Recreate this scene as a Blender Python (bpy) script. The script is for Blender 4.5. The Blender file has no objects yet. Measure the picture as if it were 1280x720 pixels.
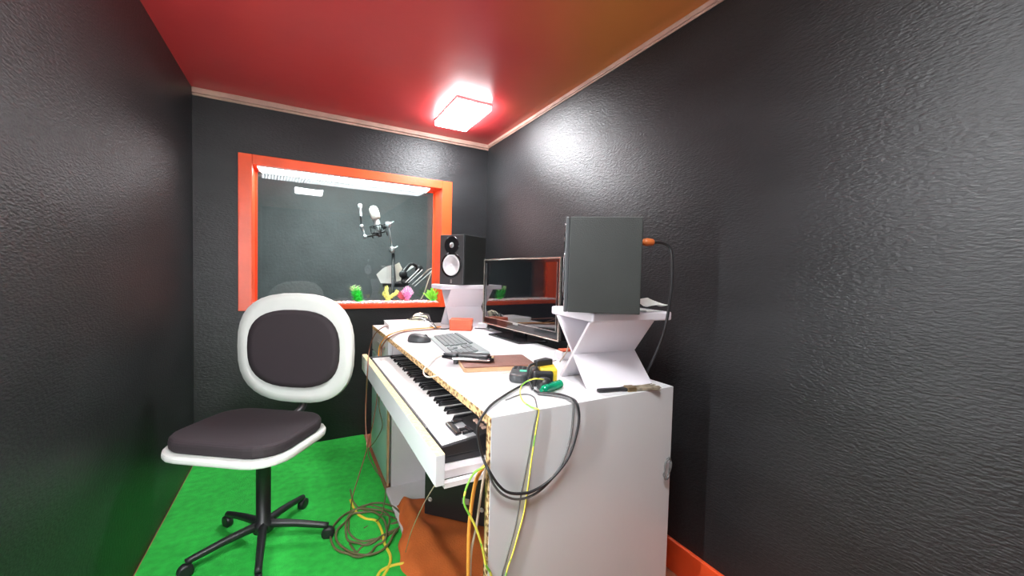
import bpy, bmesh, math, random
from mathutils import Vector, Matrix
random.seed(7)
C = bpy.context.scene.collection
PI = math.pi
# ------------------------------------------------------------------ camera
FPX = 488.345
YAW, PIT, ROL = [math.radians(a) for a in (28.61066, -2.17794, 1.43867)]
CAM = Vector((0, 0, 1.08))
fw = Vector((math.sin(YAW)*math.cos(PIT), math.cos(YAW)*math.cos(PIT), math.sin(PIT)))
rt0 = Vector((math.cos(YAW), -math.sin(YAW), 0)); up0 = rt0.cross(fw)
rt = math.cos(ROL)*rt0 + math.sin(ROL)*up0
up = -math.sin(ROL)*rt0 + math.cos(ROL)*up0
cd = bpy.data.cameras.new('camera'); cam = bpy.data.objects.new('camera', cd); C.objects.link(cam)
cd.sensor_width = 36; cd.lens = FPX/1280*36; cd.clip_start = .02
m = Matrix((rt, up, -fw)).transposed().to_4x4(); m.translation = CAM
cam.matrix_world = m
bpy.context.scene.camera = cam
def ray(x, y): return rt*((x-640)/FPX) - up*((y-360)/FPX) + fw
def on_z(x, y, z): d = ray(x, y); return CAM + d*((z-CAM.z)/d.z)     # a point of a level surface seen in the photograph
def on_y(x, y, Y): d = ray(x, y); return CAM + d*(Y/d.y)             # a point of an upright surface
def on_x(x, y, X): d = ray(x, y); return CAM + d*(X/d.x)
# ------------------------------------------------------------------ materials
def mat(name, col, rough=.5, metal=0, var=0., vscale=8, bump=0., bscale=60, spec=.5, trans=0, coat=0, emis=None, es=0, stretch=None):
    M = bpy.data.materials.new(name); M.use_nodes = True
    nt = M.node_tree; b = nt.nodes['Principled BSDF']
    col = tuple(col)+(1,) if len(col) == 3 else col
    b.inputs['Base Color'].default_value = col
    b.inputs['Roughness'].default_value = rough; b.inputs['Metallic'].default_value = metal
    b.inputs['Specular IOR Level'].default_value = spec
    b.inputs['Transmission Weight'].default_value = trans
    b.inputs['Coat Weight'].default_value = coat
    if emis: b.inputs['Emission Color'].default_value = tuple(emis)+(1,); b.inputs['Emission Strength'].default_value = es
    tc = nt.nodes.new('ShaderNodeTexCoord'); src = tc.outputs['Object']
    if stretch:
        mp = nt.nodes.new('ShaderNodeMapping'); mp.inputs['Scale'].default_value = stretch
        nt.links.new(src, mp.inputs['Vector']); src = mp.outputs['Vector']
    if var > 0:
        n = nt.nodes.new('ShaderNodeTexNoise'); n.inputs['Scale'].default_value = vscale; n.inputs['Detail'].default_value = 5
        nt.links.new(src, n.inputs['Vector'])
        r = nt.nodes.new('ShaderNodeValToRGB')
        r.color_ramp.elements[0].position = .3; r.color_ramp.elements[1].position = .7
        r.color_ramp.elements[0].color = tuple(c*(1-var) for c in col[:3])+(1,)
        r.color_ramp.elements[1].color = tuple(min(1, c*(1+var)) for c in col[:3])+(1,)
        nt.links.new(n.outputs['Fac'], r.inputs['Fac']); nt.links.new(r.outputs['Color'], b.inputs['Base Color'])
    if bump > 0:
        n = nt.nodes.new('ShaderNodeTexNoise'); n.inputs['Scale'].default_value = bscale; n.inputs['Detail'].default_value = 4
        nt.links.new(src, n.inputs['Vector'])
        bp = nt.nodes.new('ShaderNodeBump'); bp.inputs['Strength'].default_value = bump; bp.inputs['Distance'].default_value = .01
        nt.links.new(n.outputs['Fac'], bp.inputs['Height']); nt.links.new(bp.outputs['Normal'], b.inputs['Normal'])
    return M
WALL = mat('black_gloss_paint', (.017, .0175, .019), .37, spec=.4, var=.25, vscale=5, bump=.30, bscale=170, stretch=(.45, .45, 1.3))
BOOTH = mat('booth_grey_paint', (.075, .082, .085), .7, var=.2, vscale=4, bump=.3, bscale=40)
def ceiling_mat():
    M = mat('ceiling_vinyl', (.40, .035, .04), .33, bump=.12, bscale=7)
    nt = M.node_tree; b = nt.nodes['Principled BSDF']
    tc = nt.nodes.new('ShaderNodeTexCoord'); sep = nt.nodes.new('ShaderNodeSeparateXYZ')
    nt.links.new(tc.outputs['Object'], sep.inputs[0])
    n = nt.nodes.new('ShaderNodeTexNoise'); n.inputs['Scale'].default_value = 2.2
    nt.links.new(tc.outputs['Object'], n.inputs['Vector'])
    # base colour blends from red to orange-brown towards the near right side
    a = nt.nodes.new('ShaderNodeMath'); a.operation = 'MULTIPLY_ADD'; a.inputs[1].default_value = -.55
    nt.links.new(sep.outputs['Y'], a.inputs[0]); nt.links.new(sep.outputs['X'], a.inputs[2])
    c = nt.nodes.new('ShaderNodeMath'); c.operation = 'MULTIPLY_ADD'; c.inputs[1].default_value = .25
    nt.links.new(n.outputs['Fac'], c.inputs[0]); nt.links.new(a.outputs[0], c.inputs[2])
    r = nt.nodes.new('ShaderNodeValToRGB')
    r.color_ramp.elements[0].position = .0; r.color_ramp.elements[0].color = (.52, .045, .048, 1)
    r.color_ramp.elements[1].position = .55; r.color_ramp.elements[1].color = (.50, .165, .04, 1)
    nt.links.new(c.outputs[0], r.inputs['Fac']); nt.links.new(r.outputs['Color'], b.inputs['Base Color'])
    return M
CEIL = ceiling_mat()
FLOORM = mat('terracotta_floor_sheet', (.40, .14, .07), .6, var=.15, vscale=5)
CARPET = mat('green_carpet', (.02, .46, .05), .9, var=.18, vscale=30, bump=.4, bscale=300)
CLOTHO = mat('orange_cloth_fabric', (.66, .15, .03), .85, var=.2, vscale=6, bump=.25, bscale=180)
ORANGE = mat('orange_gloss_paint', (.80, .085, .02), .35, var=.12, vscale=6, bump=.1, bscale=30)
TRIMW = mat('pinkish_wood_moulding', (.48, .30, .24), .5, var=.2, vscale=9, bump=.2, bscale=30)
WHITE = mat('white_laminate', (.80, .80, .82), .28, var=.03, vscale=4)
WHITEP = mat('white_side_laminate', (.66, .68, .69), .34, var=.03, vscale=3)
STANDW = mat('white_stand_board', (.78, .74, .79), .4, var=.03, vscale=5)
PINKW = mat('off_white_board', (.72, .68, .70), .45, var=.05, vscale=5)
TEAL = mat('pale_teal_laminate', (.42, .56, .57), .4, var=.06, vscale=5)
def chip_mat():
    M = mat('raw_chipboard', (.72, .50, .26), .85, bump=.8, bscale=160)
    nt = M.node_tree; b = nt.nodes['Principled BSDF']
    tc = nt.nodes.new('ShaderNodeTexCoord'); v = nt.nodes.new('ShaderNodeTexVoronoi'); v.inputs['Scale'].default_value = 85
    nt.links.new(tc.outputs['Object'], v.inputs['Vector'])
    r = nt.nodes.new('ShaderNodeValToRGB')
    r.color_ramp.elements[0].position = .32; r.color_ramp.elements[0].color = (.22, .11, .04, 1)
    r.color_ramp.elements[1].position = .55; r.color_ramp.elements[1].color = (.80, .56, .27, 1)
    nt.links.new(v.outputs['Distance'], r.inputs['Fac']); nt.links.new(r.outputs['Color'], b.inputs['Base Color'])
    return M
CHIP = chip_mat()
CHIPY = mat('yellow_chipboard_edge', (.88, .72, .38), .8, var=.22, vscale=90, bump=.5, bscale=160)
BLACK = mat('black_plastic', (.018, .018, .02), .4, bump=.08, bscale=300)
BLACKV = mat('black_vinyl_wrap', (.024, .027, .025), .48, var=.12, vscale=5, bump=.15, bscale=350)
BLACKG = mat('gloss_black_plastic', (.012, .012, .014), .15, coat=.4)
DGREY = mat('dark_grey_plastic', (.05, .054, .057), .4)
KEYGREY = mat('grey_key_plastic', (.21, .24, .24), .45)
KBASE = mat('keyboard_case_plastic', (.36, .41, .41), .4)
CONE = mat('white_speaker_cone', (.82, .82, .84), .45)
SILVER = mat('brushed_silver', (.70, .70, .70), .28, metal=1)
SATIN = mat('satin_silver_panel', (.62, .64, .66), .3, metal=.7)
BEZEL = mat('champagne_bezel_edge', (.62, .58, .50), .22, metal=.8)
SCREEN = mat('screen_glass', (.006, .006, .008), .03, spec=1.0, coat=1.0)
IVORY = mat('ivory_key_plastic', (.88, .87, .85), .25)
REDBOX = mat('orange_red_card', (.70, .13, .055), .5, var=.05)
BROWN = mat('brown_leathercloth', (.22, .085, .055), .5, var=.15, vscale=20, bump=.3, bscale=200)
WOODE = mat('pale_wood_edge', (.58, .36, .20), .6, var=.2, vscale=12)
YEL = mat('yellow_plastic', (.85, .60, .04), .4)
GREENT = mat('green_clear_plastic', (.0, .55, .28), .15, trans=.55)
GREENL = mat('green_sticker', (.12, .70, .45), .5)
CREAM = mat('cream_cushion', (.85, .80, .58), .7)
BTN = mat('peach_button', (.75, .50, .40), .4)
CHROME = mat('chrome', (.85, .85, .85), .12, metal=1)
BRASS = mat('dull_brass', (.45, .33, .18), .35, metal=.9)
PAPER = mat('white_paper', (.86, .85, .82), .8, var=.03)
TISSUE = mat('off_white_crumpled_plastic', (.72, .73, .70), .5, bump=.3, bscale=40)
BRISTLE = mat('tan_bristles', (.30, .25, .18), .8, var=.4, vscale=60)
REDP = mat('red_plastic', (.55, .04, .03), .4)
SHELL = mat('off_white_chair_shell', (.74, .76, .72), .45, var=.04)
PADB = mat('dark_chair_pad', (.03, .022, .026), .8)
CB = mat('black_cable', (.02, .02, .022), .4)
CG = mat('grey_cable', (.12, .12, .12), .5)
CBR = mat('brown_cable', (.22, .085, .05), .5)
COR = mat('orange_cable', (.75, .32, .05), .45)
CY = mat('yellow_cable', (.72, .58, .05), .45)
CBE = mat('beige_cable', (.50, .40, .30), .5)
CCR = mat('cream_cable', (.80, .74, .62), .5)
COL = mat('olive_cable', (.13, .115, .05), .5)
CW = mat('white_cable', (.78, .76, .76), .5)
def earth_mat():
    M = mat('green_yellow_earth_wire', (.7, .7, .1), .45)
    nt = M.node_tree; b = nt.nodes['Principled BSDF']
    tc = nt.nodes.new('ShaderNodeTexCoord'); n = nt.nodes.new('ShaderNodeTexNoise'); n.inputs['Scale'].default_value = 22
    nt.links.new(tc.outputs['Object'], n.inputs['Vector'])
    r = nt.nodes.new('ShaderNodeValToRGB'); r.color_ramp.interpolation = 'CONSTANT'
    r.color_ramp.elements[0].color = (.85, .78, .10, 1); r.color_ramp.elements[1].position = .55; r.color_ramp.elements[1].color = (.22, .55, .06, 1)
    nt.links.new(n.outputs['Fac'], r.inputs['Fac']); nt.links.new(r.outputs['Color'], b.inputs['Base Color'])
    return M
CEARTH = earth_mat()
def glass_mat():
    M = bpy.data.materials.new('window_glass'); M.use_nodes = True; nt = M.node_tree
    nt.nodes.remove(nt.nodes['Principled BSDF']); o = nt.nodes['Material Output']
    t = nt.nodes.new('ShaderNodeBsdfTransparent'); t.inputs[0].default_value = (.86, .90, .90, 1)
    g = nt.nodes.new('ShaderNodeBsdfGlossy'); g.inputs['Roughness'].default_value = .02
    f = nt.nodes.new('ShaderNodeFresnel'); f.inputs[0].default_value = 1.5
    mx = nt.nodes.new('ShaderNodeMixShader')
    nt.links.new(f.outputs[0], mx.inputs[0]); nt.links.new(t.outputs[0], mx.inputs[1]); nt.links.new(g.outputs[0], mx.inputs[2])
    nt.links.new(mx.outputs[0], o.inputs[0]); return M
GLASS = glass_mat()
def emit(name, col, s):
    M = bpy.data.materials.new(name); M.use_nodes = True; nt = M.node_tree
    nt.nodes.remove(nt.nodes['Principled BSDF']); e = nt.nodes.new('ShaderNodeEmission')
    e.inputs[0].default_value = tuple(col)+(1,); e.inputs[1].default_value = s
    nt.links.new(e.outputs[0], nt.nodes['Material Output'].inputs[0]); return M
LED = emit('led_diffuser', (.93, .97, 1), 46)
LED2 = emit('led_diffuser_front', (.95, .98, 1), 34)
STRIP = emit('led_strip_light', (.95, .97, 1), 7)
# ------------------------------------------------------------------ mesh helper
class MB:
    def __init__(s): s.v = []; s.f = []; s.mi = []
    def add(s, vs, fs, k=0):
        n = len(s.v); s.v += [Vector(p) for p in vs]
        for f in fs: s.f.append([i+n for i in f]); s.mi.append(k)
        return s
    def box(s, x0, x1, y0, y1, z0, z1, M=None, k=0):
        vs = [Vector((x, y, z)) for z in (z0, z1) for y in (y0, y1) for x in (x0, x1)]
        if M: vs = [M @ p for p in vs]
        return s.add(vs, [(0, 2, 3, 1), (4, 5, 7, 6), (0, 1, 5, 4), (1, 3, 7, 5), (3, 2, 6, 7), (2, 0, 4, 6)], k)
    def prism(s, poly, a, b, M=None, k=0):           # polygon (x, y) from z=a to z=b
        n = len(poly); vs = [Vector((p[0], p[1], z)) for z in (a, b) for p in poly]
        if M: vs = [M @ p for p in vs]
        return s.add(vs, [list(range(n))[::-1], list(range(n, 2*n))]+[(i, (i+1) % n, n+(i+1) % n, n+i) for i in range(n)], k)
    def lathe(s, prof, n=24, M=None, k=0):            # (r, z) profile about local z
        vs = []
        for r, z in prof:
            for i in range(n): vs.append(Vector((r*math.cos(2*PI*i/n), r*math.sin(2*PI*i/n), z)))
        if M: vs = [M @ p for p in vs]
        fs = [(j*n+i, j*n+(i+1) % n, (j+1)*n+(i+1) % n, (j+1)*n+i) for j in range(len(prof)-1) for i in range(n)]
        fs += [list(range(n))[::-1], [(len(prof)-1)*n+i for i in range(n)]]
        return s.add(vs, fs, k)
    def tube(s, pts, r, n=8, smooth=True, k=0, taper=None):
        P = [Vector(p) for p in pts]
        if smooth and len(P) > 2: P = spline(P)
        vs = []; fs = []; N = len(P); prev = None
        for i, p in enumerate(P):
            t = (P[min(i+1, N-1)]-P[max(i-1, 0)]).normalized()
            if prev is None: a = t.orthogonal().normalized()
            else:
                a = prev - t*prev.dot(t); a = a.normalized() if a.length > 1e-6 else t.orthogonal().normalized()
            prev = a; b = t.cross(a)
            rr = r if taper is None else r*(1+(taper-1)*i/(N-1))
            for j in range(n):
                q = 2*PI*j/n; vs.append(p+(a*math.cos(q)+b*math.sin(q))*rr)
        for i in range(N-1):
            for j in range(n): fs.append((i*n+j, i*n+(j+1) % n, (i+1)*n+(j+1) % n, (i+1)*n+j))
        fs += [list(range(n))[::-1], [(N-1)*n+j for j in range(n)]]
        return s.add(vs, fs, k)
    def grid(s, fn, nu, nv, k=0):
        vs = [fn(i/nu, j/nv) for j in range(nv+1) for i in range(nu+1)]; w = nu+1
        return s.add(vs, [(j*w+i, j*w+i+1, (j+1)*w+i+1, (j+1)*w+i) for j in range(nv) for i in range(nu)], k)
    def build(s, name, mats, parent=None, weld=False, world=None, bev=0, seg=2, smooth=False, sub=0, solid=0):
        me = bpy.data.meshes.new(name)
        vs = s.v
        if world is None: world = under_world(parent)
        if parent is not None and world:
            P = chain(parent); inv = P.inverted(); vs = [inv @ p for p in vs]
        me.from_pydata([tuple(p) for p in vs], [], s.f)
        if not isinstance(mats, (list, tuple)): mats = [mats]
        for q in mats: me.materials.append(q)
        for p, i in zip(me.polygons, s.mi): p.material_index = i; p.use_smooth = smooth
        bm = bmesh.new(); bm.from_mesh(me)
        if weld: bmesh.ops.remove_doubles(bm, verts=bm.verts, dist=1e-5)
        bmesh.ops.recalc_face_normals(bm, faces=bm.faces); bm.to_mesh(me); bm.free()
        o = bpy.data.objects.new(name, me); C.objects.link(o)
        if parent is not None: o.parent = parent
        if solid: q = o.modifiers.new('solid', 'SOLIDIFY'); q.thickness = solid; q.offset = 0
        if bev: q = o.modifiers.new('bevel', 'BEVEL'); q.width = bev; q.segments = seg; q.limit_method = 'ANGLE'; q.angle_limit = math.radians(40)
        if sub: q = o.modifiers.new('sub', 'SUBSURF'); q.levels = sub; q.render_levels = sub
        return o
def under_world(o):
    while o is not None:
        if o.get('_w', 0): return True
        o = o.parent
    return False
def local(o): return Matrix.Translation(o.location) @ o.rotation_euler.to_matrix().to_4x4()
def chain(o):
    M = local(o)
    while o.parent: o = o.parent; M = local(o) @ M
    return M
def spline(P, n=7):
    out = []; Q = [P[0]*2-P[1]]+P+[P[-1]*2-P[-2]]
    for i in range(1, len(Q)-2):
        a, b, c, d = Q[i-1:i+3]
        for j in range(n):
            t = j/n
            out.append(.5*((2*b)+(c-a)*t+(2*a-5*b+4*c-d)*t*t+(3*b-a-3*c+d)*t**3))
    out.append(P[-1]); return out
def thing(name, label, cat, loc=(0, 0, 0), rz=0, group=None):
    o = bpy.data.objects.new(name, None); C.objects.link(o); o.empty_display_size = .05
    o.location = loc; o.rotation_euler = (0, 0, rz); return tag(o, label, cat, group)
def tag(o, label, cat, group=None, kind=None):
    o['label'] = label; o['category'] = cat
    if group: o['group'] = group
    if kind: o['kind'] = kind
    return o
def struct(name, mb, m, **k):
    o = mb.build(name, m, **k); o['kind'] = 'structure'; return o
def cable(name, label, pts, r, m, cat='cable', group=None):
    c = Vector(pts[0]); mb = MB().tube([Vector(p)-c for p in pts], r)
    o = mb.build(name, m, smooth=True); o.location = c; return tag(o, label, cat, group)
def to_floor(ps): return list(ps)+[Vector((ps[-1].x, ps[-1].y, .12)), Vector((ps[-1].x-.01, ps[-1].y-.02, .012)), Vector((ps[-1].x-.09, ps[-1].y-.06, .008))]
def RZ(a): return Matrix.Rotation(a, 4, 'Z')
def T(*p): return Matrix.Translation(p)
# ------------------------------------------------------------------ room
XL, XR, YB, YF, H = -.5, 1.22, 2.66, -1.5, 2.015
YW = 2.85                                                   # booth side of the window wall
WX0, WX1, WZ0, WZ1 = -.30, .946, .828, 1.71                 # window, outside of its frame
struct('floor', MB().box(XL-.05, XR+.05, YF-.05, YB+.0, -.03, 0), FLOORM)
cp_ = MB().grid(lambda u, v: Vector((XL+.005+(.367-XL)*u, .45+(YB-.455)*v, .0032+.0006*math.sin(23*u+31*v))), 40, 60).build('green_carpet', CARPET, solid=.004)
tag(cp_, 'bright green carpet on the floor left of the white desk', 'carpet')
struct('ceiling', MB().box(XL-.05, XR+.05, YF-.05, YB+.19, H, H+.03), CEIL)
struct('wall_right', MB().box(XR, XR+.06, YF, YW, 0, H), WALL)
struct('wall_left', MB().box(XL-.06, XL, YF, YW, 0, H), WALL)
struct('wall_front', MB().box(XL, XR, YF-.06, YF, 0, H), WALL)
wb = MB()
for a, b, c, d in ((XL, WX0, 0, H), (WX1, XR, 0, H), (WX0, WX1, 0, WZ0), (WX0, WX1, WZ1, H)): wb.box(a, b, YB, YW, c, d)
struct('wall_back', wb, WALL)
# ceiling mouldings
struct('trim_1', MB().box(XL, XR, YB-.022, YB, H-.028, H).box(XL, XR, YB-.012, YB, H-.04, H-.028), TRIMW, bev=.004)
struct('trim_2', MB().box(XR-.012, XR, YF, YB-.022, H-.018, H).box(XR-.007, XR, YF, YB-.022, H-.026, H-.018), TRIMW, bev=.003)
struct('baseboard_right', MB().box(XR-.015, XR, YF, YB, 0, .115), ORANGE, bev=.004)
# window: orange boxed frame with a deep reveal, sill and one pane
win = MB(); fb = .066; IX0, IX1, IZ0, IZ1 = WX0+fb, .872, .858, 1.655
def ring(mb, x0, x1, z0, z1, X0, X1, Z0, Z1, ya, yb):       # inner rectangle, outer rectangle
    mb.box(X0, x0, ya, yb, Z0, Z1); mb.box(x1, X1, ya, yb, Z0, Z1); mb.box(x0, x1, ya, yb, Z0, z0); mb.box(x0, x1, ya, yb, z1, Z1)
ring(win, IX0, IX1, IZ0, IZ1, WX0, WX1, WZ0, WZ1, YB-.012, YW+.01)
w = struct('window_1', win, ORANGE, bev=.003)
ST = MB(); ring(ST, IX0+.012, IX1-.010, IZ0+.004, IZ1-.004, IX0, IX1, IZ0-.001, IZ1, 2.815, 2.822)
ST.build('window_bead', ORANGE, w)
MB().box(IX0, IX1, 2.822, 2.827, IZ0, IZ1).build('window_pane', GLASS, w)
# recording booth behind the pane
bz = MB()
bz.box(-1.1, 1.9, 4.1, 4.16, 0, 2.2); struct('wall_booth_back', bz, BOOTH)
struct('wall_booth_right', MB().box(1.9, 1.96, YW+.02, 4.16, 0, 2.2), BOOTH)
struct('wall_booth_left', MB().box(-1.16, -1.1, YW+.02, 4.16, 0, 2.2), BOOTH)
struct('wall_booth_front', MB().box(-1.1, XL, YW-.06, YW, 0, 2.2).box(XR+.06, 1.9, YW-.06, YW, 0, 2.2).box(-1.1, 1.9, YW-.02, YW, H+.04, 2.2), BOOTH)
struct('floor_booth', MB().box(-1.1, 1.9, YW, 4.16, -.03, 0), BOOTH)
struct('ceiling_booth', MB().box(-1.1, 1.9, YW, 4.16, 2.2, 2.23), BOOTH)
# ------------------------------------------------------------------ lamps
def panel(label, cx, cy, sx, sy, m, drop=-.003):
    t = thing('ceiling_light', label, 'ceiling light', (cx, cy, H-.012), 0)
    f = MB()
    for a, b, c, d in ((-sx/2-.003, sx/2+.003, -sy/2-.003, -sy/2), (-sx/2-.003, sx/2+.003, sy/2, sy/2+.003), (-sx/2-.003, -sx/2, -sy/2, sy/2), (sx/2, sx/2+.003, -sy/2, sy/2)):
        f.box(a, b, c, d, 0, .012)
    f.build('frame', WHITE, t); MB().box(-sx/2, sx/2, -sy/2, sy/2, -drop, .011).build('diffuser', m, t)
    return t
panel('bright square white LED panel set in the red ceiling near the window', .835, 2.2, .20, .38, LED, .022)
panel('second white LED panel in the ceiling nearer the camera', .10, .25, .30, .42, LED2)
t = thing('fill_tube_light', 'unseen white LED tube batten added upright on the left wall to light tray and pedestal', 'fill light', (XL, .60, 1.12), 0)
t.rotation_euler = (PI/2, 0, 0)  # added lamp out of view, brightens the tray front and pedestal from the left
MB().box(0, .022, -.62, .62, -.018, .018).build('batten', WHITE, t, bev=.003)
MB().lathe([(.013, -.60), (.013, .60)], 16, T(.038, 0, 0) @ Matrix.Rotation(PI/2, 4, 'X')).build('tube', emit('tube_glow', (.96, .98, 1), 66), t, smooth=True)
for y in (-.61, .61): MB().box(.018, .054, y-.012, y+.012, -.016, .016).build('end_cap', WHITE, t, bev=.003)
# LED strip along the top of the window reveal, a row of chips on a white backing
t = thing('led_strip', 'glowing white LED strip along the top inside of the orange window', 'led strip', (IX0+.02, 2.74, IZ1), 0)
L = IX1-IX0-.10
MB().box(0, L, -.072, .068, -.006, 0).build('backing', WHITE, t)
for i in range(60):
    a = i*L/60+.004
    MB().prism([(a, -.070), (a+.011, -.070), (a+.022, .066), (a+.011, .066)], -.010, -.006).build('led_chip', STRIP, t)
# lamp of the booth
t = thing('booth_light', 'white LED batten on the ceiling of the recording booth', 'ceiling light', (.5, 3.0, 2.17), 0)
MB().box(-.35, .35, -.05, .05, 0, .03).build('body', WHITE, t); MB().box(-.34, .34, -.045, .045, -.012, 0).build('diffuser', emit('booth_led', (.9, 1, .97), 150), t)
# ------------------------------------------------------------------ desk
DX0, DX1, DY0, DY1, DZ = .384, .996, .79, 2.42, .75
d = thing('studio_desk', 'long white laminate desk with raw chipboard edges and pulled-out keyboard tray', 'desk', (DX0, DY0, 0)); d['_w'] = 1
MB().box(DX0+.002, DX1, DY0+.0202, DY1, DZ-.020, DZ).build('desktop', WHITE, d, bev=.001)
e = MB().box(DX0-.001, DX0+.002, DY0+.0, DY1, DZ-.019, DZ-.0005).build('desktop_edge', CHIP, d); e['label'] = 'raw chipboard front edge'
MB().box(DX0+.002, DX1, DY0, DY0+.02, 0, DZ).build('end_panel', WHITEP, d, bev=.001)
e = MB().box(DX0-.001, DX0+.002, DY0+.001, DY0+.019, 0, DZ-.02).build('end_panel_edge', CHIP, d); e['label'] = 'raw chipboard front edge of the end panel'
MB().box(DX1-.016, DX1, DY0+.02, DY1-.0, .02, DZ-.0201).build('back_panel', PINKW, d)
MB().box(DX0-.01, DX1-.017, DY0+.02, 1.93, 0, .012).build('bottom_board', PINKW, d)
# pedestal at the far end
MB().box(DX0+.018, DX1-.017, 1.93, 1.948, 0, DZ-.0201).build('pedestal_side', PINKW, d)
MB().box(DX0+.018, DX1-.017, DY1-.018, DY1, 0, DZ-.0201).build('pedestal_side', PINKW, d)
dr = MB().box(DX0, DX0+.018, 1.952, DY1, .02, .60).build('pedestal_door', TEAL, d, bev=.001)
MB().box(DX0-.002, DX0, 1.930, 1.952, .02, .60).box(DX0, DX0+.006, 1.930, 1.9518, .02, .60).build('door_edge', WOODE, dr)
hs = MB().box(DX0-.004, DX0, 1.955, 1.99, .50, .525).box(DX0-.012, DX0-.003, 1.93, 1.955, .47, .50).build('hasp', BRASS, dr, bev=.001)
lk = MB()
for i in range(6):
    a = Matrix.Translation((DX0-.006, 1.985-.007*i, .60-.02*i)) @ Matrix.Rotation(PI/2*(i % 2), 4, 'Z') @ Matrix.Rotation(.5, 4, 'X')
    pts = [a @ Vector((.006*math.cos(q), 0, .012*math.sin(q))) for q in [2*PI*j/12 for j in range(13)]]
    lk.tube(pts, .002, 6, False)
lk.build('hasp_chain', CHROME, dr)
up_ = MB().box(DX0, DX0+.018, 1.952, DY1, .61, DZ-.021).build('drawer_front', mat('grey_drawer_laminate', (.60, .62, .64), .4), d, bev=.001)
MB().lathe([(.008, 0), (.008, .004), (.004, .005), (.004, .012), (.010, .014), (.010, .020), (.006, .023)], 14, T(DX0, 2.03, .685) @ Matrix.Rotation(-PI/2, 4, 'Y')).build('drawer_knob', CHROME, up_, smooth=True)
MB().box(DX0-.004, DX0, 2.10, 2.22, .685, .70).box(DX0-.012, DX0-.004, 2.12, 2.20, .69, .695).build('drawer_catch', SATIN, up_, bev=.001)
# tray
TZ = .628
tr = MB().box(.285, .86, .832, 1.925, TZ-.020, TZ).build('keyboard_tray', PINKW, d, bev=.001)
fbd = MB().box(.264, .285, .812, 1.955, .606, .6755).build('tray_front', WHITEP, tr, bev=.001)
e = MB().box(.2645, .2848, .8125, 1.9545, .6755, .6765).build('front_edge', CHIPY, tr); e['label'] = 'yellowish raw chipboard top edge of the tray front'
for a_, b_ in ((.815, .830), (1.930, 1.945)): MB().box(.2855, .86, a_, b_, .596, .6078).build('slide_rail', PINKW, tr)
# ------------------------------------------------------------------ electronic piano on the tray
PZ = TZ+.001
p = thing('electronic_keyboard', 'black electronic piano keyboard with white keys lying on the pulled-out tray', 'musical keyboard', (.292, .86, PZ)); p['_w'] = 1
KY0, KW = .995, .0254; KY1 = KY0+36*KW
b = MB()
b.box(.292, .60, .86, 1.925, PZ, PZ+.016)                     # bottom case
b.box(.292, .302, KY0-.004, KY1+.004, PZ+.016, PZ+.030)        # key slip
b.box(.455, .60, KY0-.004, KY1+.004, PZ+.016, PZ+.062)         # rear panel
b.box(.292, .60, KY1+.004, 1.925, PZ+.016, PZ+.040)            # far cheek
b.prism([(.292, PZ+.016), (.60, PZ+.016), (.60, PZ+.062), (.44, PZ+.058), (.292, PZ+.040)], .86, KY0-.004, Matrix(((1, 0, 0, 0), (0, 0, 1, 0), (0, 1, 0, 0), (0, 0, 0, 1))))
b.build('body', BLACK, p, bev=.003)
def pz_(x): return PZ+.040+(x-.292)*.018/.148
cp = MB().add([Vector((x, y, pz_(x)+z)) for z in (.0002, .0022) for x, y in ((.296, .866), (.382, .866), (.382, KY0-.012), (.296, KY0-.012))],
              [(0, 3, 2, 1), (4, 5, 6, 7), (0, 1, 5, 4), (1, 2, 6, 5), (2, 3, 7, 6), (3, 0, 4, 7)]).build('control_panel', SATIN, p); cp['label'] = 'silver panel beside the keys'
j = MB()
for (x0, x1, y0, y1) in ((.340, .356, .892, .972), (.356, .385, .958, .974), (.352, .376, .905, .916), (.372, .384, .884, .918), (.356, .372, .885, .893)):
    z = pz_((x0+x1)/2); j.box(x0, x1, y0, y1, z-.002, z+.008)
j.build('bend_lever', BLACKG, p, bev=.002)
for r_ in range(2):
    for c_ in range(4):
        x = .415+.020*r_+.0; y = .892+.018*c_+.006*r_
        z = pz_(x); MB().box(x-.006, x+.006, y-.0055, y+.0055, z-.002, z+.004).build('button', BTN, p, bev=.0015)
wk = MB().box(0, .150, .0008, KW-.0008, 0, .018)
bk = MB().prism([(0, 0), (.078, 0), (.078, .012), (.006, .012)], -.0058, .0058, Matrix(((1, 0, 0, 0), (0, 0, 1, 0), (0, 1, 0, 0), (0, 0, 0, 1))))
w0 = None; b0 = None
for i in range(36):
    if w0 is None: o = w0 = wk.build('white_key', IVORY, p, bev=.0012, world=False)
    else: o = w0.copy(); C.objects.link(o); o.parent = p
    o.location = (.303-.292, KY0+i*KW-.86, .018)
for i in range(35):
    if i % 7 in (1, 4): continue                              # groups of two and three counted from the near (high) end
    if b0 is None: o = b0 = bk.build('black_key', BLACKG, p, bev=.0015, world=False)
    else: o = b0.copy(); C.objects.link(o); o.parent = p
    o.location = (.378-.292, KY0+(i+1)*KW-.86, .036)
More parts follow.
